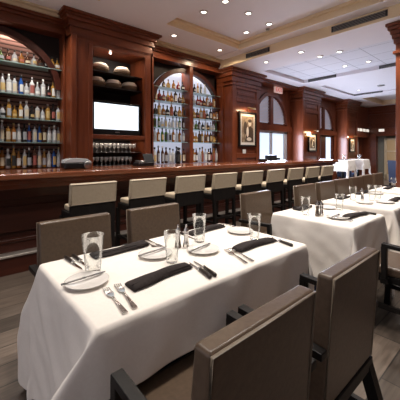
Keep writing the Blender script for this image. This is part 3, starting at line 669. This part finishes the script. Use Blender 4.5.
# ------------------------------------------------------------------ tables and draped cloths
def drape(x0, x1, y0, y1, zt, dl, dr, df, db, h=.032, seed=3, steps=170, press=3., flare=None):
    """hang a rectangular cloth over a table top: rows of points pulled down by gravity, kept at their weave distance"""
    def axis(a, b, lo, hi):
        q = lambda u, v: np.linspace(u, v, max(2, int(round((v - u) / h)) + 1))
        return np.concatenate([q(a - lo, a)[:-1], q(a, b), q(b, b + hi)[1:]])
    X, Y = axis(x0, x1, dl, dr), axis(y0, y1, df, db); nx, ny = len(X), len(Y)
    gx, gy = np.meshgrid(X, Y, indexing='ij')
    P = np.stack([gx, gy, np.full_like(gx, zt)], -1)
    R = np.random.RandomState(seed)
    fixed = (gx > x0 - .002) & (gx < x1 + .002) & (gy > y0 - .002) & (gy < y1 + .002)
    w = np.where(fixed, 0., 1.)[..., None]
    P[..., 2] += w[..., 0] * R.uniform(-.004, .004, gx.shape)
    V = np.zeros_like(P); dt = .016
    def idx(di, dj, par):
        I, J = np.meshgrid(np.arange(nx), np.arange(ny), indexing='ij')
        I2, J2 = I + di, J + dj
        ok = (I2 >= 0) & (I2 < nx) & (J2 >= 0) & (J2 < ny)
        if di: ok &= ((I // abs(di)) % 2 == par)
        else: ok &= ((J // abs(dj)) % 2 == par)
        a = (I * ny + J)[ok]; b = (I2 * ny + J2)[ok]
        wf = w.reshape(-1)
        keep = (wf[a] + wf[b]) > 0
        return a[keep], b[keep]
    cons = []
    Q0 = np.stack([gx, gy], -1).reshape(-1, 2)
    for ds, k in ((((1, 0), (0, 1)), 1.), (((1, 1), (1, -1)), .05), (((2, 0), (0, 2)), .012)):
        for par in (0, 1):
            for di, dj in ds:
                a, b = idx(di, dj, par); cons.append((a, b, np.sqrt(((Q0[a] - Q0[b]) ** 2).sum(1)), k))
    Pf = P.reshape(-1, 3); wf = w.reshape(-1)
    cons = [(a, b, L, k, (wf[a] / (wf[a] + wf[b]))[:, None] * k, (wf[b] / (wf[a] + wf[b]))[:, None] * k) for a, b, L, k in cons]
    Vf = V.reshape(-1, 3); free = wf > 0
    for s in range(steps):
        old = Pf.copy()
        Vf[free, 2] -= 9.8 * dt; Vf *= .965
        px_, py_ = Pf[:, 0], Pf[:, 1]            # the sides lie against the table, so spare cloth gathers in the corner points
        iny = (Q0[:, 1] > y0) & (Q0[:, 1] < y1); inx = (Q0[:, 0] > x0) & (Q0[:, 0] < x1)
        Vf[free & iny, 0] += np.where(Q0[free & iny, 0] < x0, press, -press) * dt
        Vf[free & inx, 1] += np.where(Q0[free & inx, 1] < y0, press, -press) * dt
        if flare:      # the loose corners stand away from the table along one side
            far = free & (Q0[:, 0] < x0) & (Q0[:, 0] > x0 - .32) & (Q0[:, 1] > y1); near = free & (Q0[:, 0] < x0) & (Q0[:, 1] < y0)
            Vf[far, 1] += flare[0] * dt; Vf[far, 0] -= 2.5 * dt; Vf[near, 0] -= flare[1] * dt; Vf[near, 1] += 2 * dt
        Pf += Vf * dt * wf[:, None]
        for it in range(12):
            for a, b, L, k, wa, wb in cons:
                d = Pf[b] - Pf[a]; l = np.sqrt((d * d).sum(1)) + 1e-9
                c = d * ((l - L) / l)[:, None]
                Pf[a] += c * wa; Pf[b] -= c * wb
            # keep out of the table top
            x, y, z = Pf[:, 0], Pf[:, 1], Pf[:, 2]
            e = .004
            ins = free & (x > x0 - e) & (x < x1 + e) & (y > y0 - e) & (y < y1 + e) & (z < zt)
            if ins.any():
                q = np.nonzero(ins)[0]
                dd = np.stack([x[q] - x0 + e, x1 + e - x[q], y[q] - y0 + e, y1 + e - y[q], (zt - z[q]) * 1.0], 1)
                m = dd.argmin(1)
                for k2, (ax, val) in enumerate(((0, x0 - e), (0, x1 + e), (1, y0 - e), (1, y1 + e), (2, zt))):
                    t = q[m == k2]; Pf[t, ax] = val
            Pf[:, 2] = np.maximum(Pf[:, 2], .015)
        Vf[:] = (Pf - old) / dt
    fs = [(i * ny + j, (i + 1) * ny + j, (i + 1) * ny + j + 1, i * ny + j + 1) for i in range(nx - 1) for j in range(ny - 1)]
    # soft creases and ripples of pressed linen on the hanging sides
    cx_, cy_ = np.clip(Pf[:, 0], x0, x1), np.clip(Pf[:, 1], y0, y1)
    drop = np.maximum(zt - Pf[:, 2], 0); o_ = Pf[:, :2] - np.stack([cx_, cy_], 1); ln = np.sqrt((o_ ** 2).sum(1)) + 1e-6
    s_ = Q0[:, 0] * 1.0 - Q0[:, 1] * 1.0; t_ = Q0[:, 0] * 1.1 + Q0[:, 1] * .8
    f_ = .5 + .28 * np.sin(s_ * 17 + 2.2 * np.sin(drop * 6 + seed)) + .16 * np.sin(s_ * 27 - drop * 9 + 1.5 * np.sin(t_ * 4 + seed)) + .16 * np.sin(t_ * 13 + drop * 9 + 2 * np.sin(s_ * 5))
    am = .028 * np.clip(drop / .25, 0, 1) ** .8 * np.clip(f_, 0, 1.2) * (~fixed.reshape(-1))
    Pf[:, :2] += o_ / ln[:, None] * am[:, None]
    edge = fixed & ((np.abs(gx - x0) < 1e-6) | (np.abs(gx - x1) < 1e-6) | (np.abs(gy - y0) < 1e-6) | (np.abs(gy - y1) < 1e-6))
    return Pf.tolist(), fs, set(np.nonzero(edge.reshape(-1))[0].tolist())
def cloth_mesh(data, name='tablecloth'):
    mb = MB(); mb.add(data[0], data[1], 0, True)
    o = mb.build(name, 'linen')
    at = o.data.attributes.new('crease_edge', 'FLOAT', 'EDGE')
    for e in o.data.edges:
        if e.vertices[0] in data[2] and e.vertices[1] in data[2]: at.data[e.index].value = .75
    so = o.modifiers.new('Solid', 'SOLIDIFY'); so.thickness = .003; so.offset = 1
    su = o.modifiers.new('Sub', 'SUBSURF'); su.levels = 1; su.render_levels = 1
    return o
def table(x0, x1, y0, y1, label, zt=.745, skirt=True):
    r = tag(empty('dining_table', ((x0 + x1) / 2, (y0 + y1) / 2, 0)), label, 'table', 'tables under white cloths')
    hx, hy = (x1 - x0) / 2, (y1 - y0) / 2
    MB().box(-hx + .012, hx - .012, -hy + .012, hy - .012, zt - .03, zt - .004).build('tabletop', 'table_wood', r, bevel=.003, seg=1)
    if skirt:
        k = MB(); n = 72; vs = []
        for i in range(n):
            a = i / n * 4; q = int(a); f = a - q; i2 = .03 + .012 * math.sin(i * 1.6)
            cx = [(-hx + 2 * hx * f, -hy), (hx, -hy + 2 * hy * f), (hx - 2 * hx * f, hy), (-hx, hy - 2 * hy * f)][q]
            ix = cx[0] * (1 - i2 / hx); iy = cx[1] * (1 - i2 / hy * 3)
            vs += [(ix * .98, iy * .98, zt - .032), (ix, iy, .14)]
        k.add(vs, [(2 * i, 2 * i + 1, (2 * i + 3) % (2 * n), (2 * i + 2) % (2 * n)) for i in range(n)], 0, True); k.build('underskirt', 'navy', r)
    pd = MB().lathe([(.045, .04), (.045, zt - .03)], n=12); pd.build('pedestal', 'black', r)
    MB().box(-.28, .28, -.03, .03, 0, .04).box(-.03, .03, -.28, .28, 0, .04).build('foot', 'black', r)
    return r
T1 = (.385, 1.735, .95, 1.70); T2 = (2.37, 3.09, .92, 1.65); T3 = (3.38, 4.62, .93, 1.66); T4 = (4.86, 5.58, .93, 1.66)
table(*T1, 'table under a long white cloth nearest the camera, set for four')
table(*T2, 'small square table under white cloth, second from the camera')
table(*T3, 'table under white cloth, third from the camera')
table(*T4, 'small table under white cloth before the timber column, fourth from camera')
tag(cloth_mesh(drape(*T1, .749, .60, .34, .23, .27, seed=3, press=3., flare=(10., 8.))), 'white tablecloth with deep folds on the front table', 'tablecloth', 'white tablecloths')
d2 = drape(*T2, .749, .46, .44, .43, .25, seed=5)
c2 = tag(cloth_mesh(d2), 'white tablecloth hanging in corner points on the second table', 'tablecloth', 'white tablecloths')
tag(cloth_mesh(drape(*T3, .749, .46, .44, .42, .25, h=.04, seed=8, steps=130)), 'white tablecloth on the third table beyond the small square one', 'tablecloth', 'white tablecloths')
c4 = c2.copy(); COL.objects.link(c4); c4.location = (T4[0] - T2[0], .01, 0); tag(c4, 'white tablecloth on the fourth table before timber column', 'tablecloth', 'white tablecloths')
# tall tables by the far windows
for i, (x, y) in enumerate(((9.75, 4.1), (11.15, 4.15))):
    r = tag(empty('high_table', (x, y, 0)), 'tall table by the far windows beyond the bar end, %s' % ('left one', 'right one')[i], 'table', 'tall tables by the far windows')
    MB().box(-.26, .26, -.26, .26, 1.01, 1.04).build('tabletop', 'table_wood', r)
    MB().lathe([(.04, .04), (.04, 1.01)], n=10).build('pedestal', 'black', r); MB().box(-.2, .2, -.03, .03, 0, .04).box(-.03, .03, -.2, .2, 0, .04).build('foot', 'black', r)
    c = c2.copy(); COL.objects.link(c); s = .74
    c.scale = (s, s, s); c.location = (x - 2.73 * s, y - 1.285 * s, 1.047 - .749 * s)
    tag(c, 'white cloth draped over the %s tall table by the far windows' % ('left', 'right')[i], 'tablecloth', 'white tablecloths')

# blue chairs at the far end
def blue_chair(x, y, rz, l, s=1):
    r = tag(empty('blue_chair', (x, y, 0), rz), l, 'chair', 'dark blue chairs at the far end'); r.scale = (s, s, s)
    MB().hexa([(-.23, .04, .45), (.23, .04, .45), (.23, .11, .45), (-.23, .11, .45)], [(-.23, 0, 1.05), (.23, 0, 1.05), (.23, .06, 1.05), (-.23, .06, 1.05)]).build('backrest', 'navy', r, bevel=.015)
    MB().box(-.22, .22, .1, .5, .42, .49).build('seat', 'navy', r, bevel=.02)
    for a, b in ((-.2, .06), (.2, .06), (-.2, .47), (.2, .47)): MB().box(a - .02, a + .02, b - .02, b + .02, 0, .43).build('leg', 'black_wood', r)
blue_chair(9.25, 2.58, -2.4, 'dark blue high-backed chair seen just left of timber column', 1.03)
blue_chair(12.0, 4.45, .3, 'dark blue chair beside the right tall table', 1.0)
blue_chair(10.45, 4.35, -1.4, 'dark blue chair between the two tall tables', 1.0)

# ------------------------------------------------------------------ table settings
ZC = .7535
tum = MB().lathe([(.029, 0), (.031, .003), (.037, .08), (.0465, .166), (.0445, .166), (.035, .08), (.0285, .018), (.001, .016)], n=24)
tum0 = tum.build('tumbler', 'glass')
GL = [(.56, 1.424, 'tall clear tumbler at near-left corner setting of the front table'), (.917, 1.264, 'tall clear tumbler in front of the salt and pepper shakers'),
      (1.259, 1.433, 'tall clear tumbler right of the salt and pepper on front table'), (1.569, 1.231, 'tall clear tumbler at the right end of front table'),
      (2.537, 1.40, 'tall clear tumbler beside the shakers on second table'), (3.0, 1.29, 'clear tumbler at the right of second table'),
      (3.70, 1.434, 'clear tumbler at the far left of third table'), (3.87, 1.284, 'tallest-looking clear tumbler in the middle of third table'), (4.10, 1.29, 'clear tumbler at the right of third table')]
for i, (x, y, l) in enumerate(GL):
    o = tum0 if i == 0 else tum0.copy()
    if i: COL.objects.link(o)
    o.location = (x, y, ZC); s = (1.08, .98, 1.06, 1.0, .98, .95, .95, 1.08, .95)[i]; o.scale = (s * (1.08 if i == 0 else .96), s * (1.08 if i == 0 else .96), s); tag(o, l, 'glass', 'clear tumblers on the dining tables')
wg = MB().lathe([(.036, 0), (.034, .004), (.006, .009), (.004, .075), (.02, .09), (.04, .13), (.036, .185), (.033, .185), (.037, .13), (.018, .094), (.001, .09)], n=18).build('wine_glass', 'glass', loc=(5.11, 1.40, ZC)); tag(wg, 'stemmed wine glass on the fourth table beside timber column', 'glass')
wg2 = wg.copy(); COL.objects.link(wg2); wg2.location = (5.35, 1.2, ZC); tag(wg2, 'stemmed wine glass at the far right of the fourth table', 'glass')
for i, (x, y, l) in enumerate(((9.6, 4.0, 'small glass on left tall table, left one'), (9.9, 4.1, 'small glass on left tall table, right one'), (11.05, 4.1, 'small glass on right tall table, left one'), (11.3, 4.15, 'small glass on right tall table, right one'))):
    o = tum0.copy(); COL.objects.link(o); o.location = (x, y, 1.051); o.scale = (1, 1, 1); tag(o, l, 'glass', 'glasses on the tall tables')

plate = MB().lathe([(.055, 0), (.06, .003), (.088, .012), (.09, .015), (.086, .0155), (.06, .0075), (.001, .006)], n=32)
pl0 = plate.build('bread_plate', 'china')
def butter_knife():
    k = empty('butter_knife')
    b = MB(); out = [(.0, -.005), (.03, -.008), (.075, -.009), (.095, -.004), (.1, .003), (.09, .008), (.0, .006)]
    b.add([(x, y, .0) for x, y in out] + [(x, y, .0018) for x, y in out], [tuple(range(7))[::-1], tuple(range(7, 14))] + [(i, (i + 1) % 7, (i + 1) % 7 + 7, i + 7) for i in range(7)])
    b.build('blade', 'steel', k)
    MB().tube([(0, 0, .002), (-.03, 0, .003), (-.08, 0, .0035), (-.105, 0, .003)], .0045, 8).build('handle', 'steel_dark', k)
    return k
bk0 = butter_knife()
PL = [(.49, 1.315, .08, 'the near left setting of the front table'), (.91, 1.41, .12, 'the far left setting, beside the shakers'), (1.16, 1.287, .2, 'the centre of the front table'), (1.63, 1.41, None, 'the far right setting of the front table'),
      (2.98, 1.42, None, 'the far side of second table'), (2.62, 1.14, .1, 'the near side of second table'), (3.78, 1.12, None, 'the near side of third table'), (3.58, 1.27, None, 'the left end of third table'), (4.45, 1.43, None, 'the far side of third table'), (5.2, 1.25, None, 'the fourth table')]
first = True
for i, (x, y, a, w) in enumerate(PL):
    o = pl0 if i == 0 else pl0.copy()
    if i: COL.objects.link(o)
    o.location = (x, y, ZC); o.scale = (1.05, 1.05, 1.05); tag(o, 'small white bread plate at ' + w, 'plate', 'white bread plates')
    if a is not None:
        k = bk0 if first else copy_tree(bk0); first = False
        k.location = (x, y + .02, ZC + .0168); k.rotation_euler = (0, 0, a); tag(k, 'silver butter knife on the bread plate at ' + w, 'knife', 'butter knives on bread plates')

def fork():     # lies along -y, tines at +y
    f = empty('fork')
    h = MB(); sec = [(-.105, .0075, .003), (-.09, .0075, .0035), (-.06, .0055, .005), (-.01, .003, .006), (.02, .003, .006), (.032, .009, .005), (.05, .0115, .004), (.058, .0115, .0045)]
    vs = []
    for y, w, z in sec: vs += [(-w, y, z), (w, y, z), (w, y, z + .002), (-w, y, z + .002)]
    fs = [(0, 1, 2, 3), tuple(4 * (len(sec) - 1) + i for i in (3, 2, 1, 0))]
    for i in range(len(sec) - 1):
        for j in range(4): fs.append((4 * i + j, 4 * i + (j + 1) % 4, 4 * i + 4 + (j + 1) % 4, 4 * i + 4 + j))
    h.add(vs, fs); h.build('handle', 'steel', f)
    tn = MB()
    for k in range(4):
        x = -.0095 + k * .0063; tn.tube([(x, .056, .0055), (x, .08, .0045), (x, .1, .0065)], .0017, 5)
    tn.build('tines', 'steel', f)
    return f
fk0 = fork(); first = True
def pt(p, q): return ((p[0] + q[0]) / 2, (p[1] + q[1]) / 2, math.atan2(q[1] - p[1], q[0] - p[0]) - PI / 2)
FK = [((.503, .989), (.526, 1.193), 'outer dinner fork left of the nearest dark napkin'), ((.546, .993), (.58, 1.2), 'inner dinner fork left of the nearest dark napkin'),
      ((1.199, .997), (1.268, 1.206), 'outer dinner fork left of the right-hand near napkin'), ((1.245, .994), (1.303, 1.2), 'inner dinner fork left of the right-hand near napkin'),
      ((.99, 1.69), (.975, 1.48), 'outer fork beside the far left dark napkin'), ((1.02, 1.69), (1.01, 1.48), 'inner fork beside the far left dark napkin'),
      ((1.70, 1.67), (1.69, 1.47), 'outer fork beside the far right dark napkin'), ((2.56, 1.02), (2.60, 1.22), 'dinner fork left of the napkin on second table'), ((2.60, 1.02), (2.64, 1.22), 'inner dinner fork left of the napkin on second table')]
for a, b, l in FK:
    x, y, r = pt(a, b); o = fk0 if first else copy_tree(fk0); first = False
    o.location = (x, y, ZC - .001); o.rotation_euler = (0, 0, r); o.scale = (1.3, 1.12, 1.1); tag(o, l, 'fork', 'dinner forks on the tables')
def knife():
    f = empty('steak_knife')
    b = MB(); out = [(-.008, 0), (.007, 0), (.008, .05), (.004, .1), (-.002, .118), (-.0075, .09)]
    n = len(out); b.add([(x, y, .003) for x, y in out] + [(x, y, .005) for x, y in out], [tuple(range(n))[::-1], tuple(range(n, 2 * n))] + [(i, (i + 1) % n, (i + 1) % n + n, i + n) for i in range(n)])
    b.build('blade', 'steel', f)
    MB().lathe([(.004, 0), (.0085, -.004), (.009, -.04), (.0105, -.09), (.009, -.105), (.001, -.108)], (0, 0, .0105), 10, axis='y').build('handle', 'handle', f)
    MB().lathe([(.0095, -.002), (.0095, .006), (.001, .007)], (0, 0, .0105), 10, axis='y').build('bolster', 'steel', f)
    return f
kn0 = knife(); first = True
KN = [((.929, .978), (.98, 1.19), 'steak knife with dark handle right of the nearest napkin'), ((.961, .978), (1.01, 1.191), 'second knife with dark handle right of the nearest napkin'),
      ((1.62, .98), (1.665, 1.19), 'knife with dark handle right of the right-hand near napkin'),
      ((.515, 1.69), (.525, 1.49), 'knife at the far left corner of front table, outer one'), ((.555, 1.69), (.56, 1.49), 'knife at the far left corner of front table, inner one'),
      ((1.28, 1.68), (1.265, 1.48), 'knife left of the far right napkin on front table'), ((3.0, .96), (3.03, 1.17), 'knife right of the napkin on second table'), ((4.34, .97), (4.36, 1.18), 'knife right of the near napkin on third table')]
for a, b, l in KN:
    x, y, r = pt(a, b); o = kn0 if first else copy_tree(kn0); first = False
    o.location = (x, y, ZC - .002); o.rotation_euler = (0, 0, r); tag(o, l, 'knife', 'dark-handled knives on the tables')
def napkin_mesh(seed):      # rolled and flattened napkin along x
    R = random.Random(seed); n, m = 26, 14; vs = []; fs = []
    ph = [R.uniform(0, 6.28) for _ in range(4)]
    for i in range(n + 1):
        u = i / n; x = -.17 + .34 * u
        wd = .040 + .006 * math.sin(3 * u + ph[0]) - .008 * math.exp(-((u - .5) / .2) ** 2)
        hh = .017 + .004 * math.sin(5 * u + ph[1]); yo = .008 * math.sin(4 * u + ph[2])
        if i in (0, n): hh *= .75
        for k in range(m):
            a = 2 * PI * k / m; c, s = math.cos(a), math.sin(a)
            y = wd * math.copysign(abs(c) ** .6, c); z = hh * (1 + math.copysign(abs(s) ** .7, s)) * .5 * (1 + .22 * math.sin(a * 3 + ph[3] + u * 2) * (s > 0))
            vs.append((x, y + yo, z * 1.25))
    for i in range(n):
        for k in range(m): fs.append((i * m + k, (i + 1) * m + k, (i + 1) * m + (k + 1) % m, i * m + (k + 1) % m))
    fs.append(tuple(range(m))); fs.append(tuple(n * m + k for k in range(m))[::-1])
    mb = MB(); mb.add(vs, fs, 0, True)
    mb.tube([(-.168, -.022, .0195), (-.08, -.02, .0215), (.03, -.024, .0215), (.168, -.02, .0205)], .0022, 6)
    return mb
NP = [(.775, 1.152, .03, 1.0, 'rolled dark napkin nearest the camera on the front table'), (1.47, 1.15, .02, 1.0, 'rolled dark napkin at right end of front table, near side'),
      (.80, 1.605, 0, 1.0, 'rolled dark napkin at far left setting of the front table'), (1.475, 1.6, .0, 1.0, 'rolled dark napkin at far right setting of the front table'),
      (2.82, 1.07, -.05, 1.0, 'rolled dark napkin on the near side of second table'), (2.78, 1.56, .05, .8, 'rolled dark napkin on the far side of second table'),
      (4.10, 1.10, 0, 1.0, 'rolled dark napkin on the near side of third table'), (4.35, 1.57, 0, .9, 'rolled dark napkin on far side of third table, right one'), (3.75, 1.57, 0, .8, 'rolled dark napkin on far side of third table, left one'),
      (5.3, 1.52, 0, .9, 'rolled dark napkin on far side of the fourth table'), (5.2, 1.08, 0, .9, 'rolled dark napkin on near side of the fourth table')]
nps = [napkin_mesh(s) for s in (1, 2, 3)]; npo = [None] * 3
for i, (x, y, r, s, l) in enumerate(NP):
    j = i % 3
    if npo[j] is None: o = npo[j] = nps[j].build('napkin', 'napkin')
    else: o = npo[j].copy(); COL.objects.link(o)
    o.location = (x, y, ZC); o.rotation_euler = (0, 0, r); o.scale = (s, 1, 1); tag(o, l, 'napkin', 'rolled dark napkins')
def shaker(x, y, label, dark, group='salt and pepper shakers'):
    r = tag(empty('pepper_mill' if dark else 'salt_shaker', (x, y, ZC)), label, 'shaker', group)
    MB().lathe([(.02, 0), (.021, .005), (.017, .03), (.0135, .06), (.016, .085), (.0155, .092), (.001, .092)], n=16).build('body', 'pepper' if dark else 'steel', r)
    MB().lathe([(.0155, .092), (.017, .097), (.0145, .11), (.007, .12), (.0065, .127), (.008, .132), (.005, .138), (.001, .139)], n=16).build('cap', 'steel', r)
M['pepper'] = mat('dark_steel_mill', (.16, .13, .11), .25, .8)
shaker(1.088, 1.437, 'slim steel shaker on front table, left of the pair', True); shaker(1.126, 1.405, 'slim pale steel shaker on front table, right of the pair', False)
shaker(2.56, 1.30, 'short dark mill beside the tumbler on second table', True); shaker(2.60, 1.28, 'pale steel shaker beside the dark mill on second table', False)
shaker(3.78, 1.36, 'steel shaker between the tumblers on third table', False)

# ------------------------------------------------------------------ light, world, camera
def strip(x, y, z, sx, sy, e, col, rx=0):
    la = bpy.data.lights.new('shelf_light', 'AREA'); la.energy = e; la.color = col; la.shape = 'RECTANGLE'; la.size = sx; la.size_y = sy
    lo = bpy.data.objects.new('shelf_light', la); COL.objects.link(lo); lo.location = (x, y, z); lo.rotation_euler = (rx, 0, 0)
strip(.6, 5.66, 3.26, 1.6, .04, 12, (1, .82, .72)); strip(4.475, 5.66, 3.26, 1.8, .04, 10, (1, .9, .84))
strip(2.5, 5.22, 3.15, .6, .05, 5, (1, .88, .76), .3); strip(2.5, 5.2, 1.55, .9, .03, 2, (1, .85, .7), .3)

w = bpy.data.worlds.new('world'); sc.world = w; w.use_nodes = True
w.node_tree.nodes['Background'].inputs[0].default_value = (.98, .94, 1, 1); w.node_tree.nodes['Background'].inputs[1].default_value = .7
for x in (7.87, 11.35):
    la = bpy.data.lights.new('window_daylight', 'AREA'); la.energy = 130; la.color = (.72, .8, 1); la.shape = 'RECTANGLE'; la.size = 1.5; la.size_y = 1.2
    lo = bpy.data.objects.new('window_daylight', la); COL.objects.link(lo); lo.location = (x, 5.48, 1.3); lo.rotation_euler = (-PI / 2, 0, 0)
cam = bpy.data.cameras.new('camera'); co = bpy.data.objects.new('camera', cam); COL.objects.link(co)
co.location = (0, 0, 1.34); co.rotation_euler = (PI / 2, 0, math.radians(48.6 - 90))
cam.sensor_width = 36; cam.lens = 295 / 400 * 36; cam.shift_y = -49 / 400; cam.clip_start = .02
sc.camera = co
sc.view_settings.view_transform = 'Standard'; sc.view_settings.look = 'None'; sc.view_settings.gamma = 1; sc.view_settings.exposure = 0
sc.view_settings.use_curve_mapping = False
sc.cycles.use_denoising = True
sc.cycles.max_bounces = 8; sc.cycles.transmission_bounces = 8; sc.cycles.sample_clamp_indirect = 4
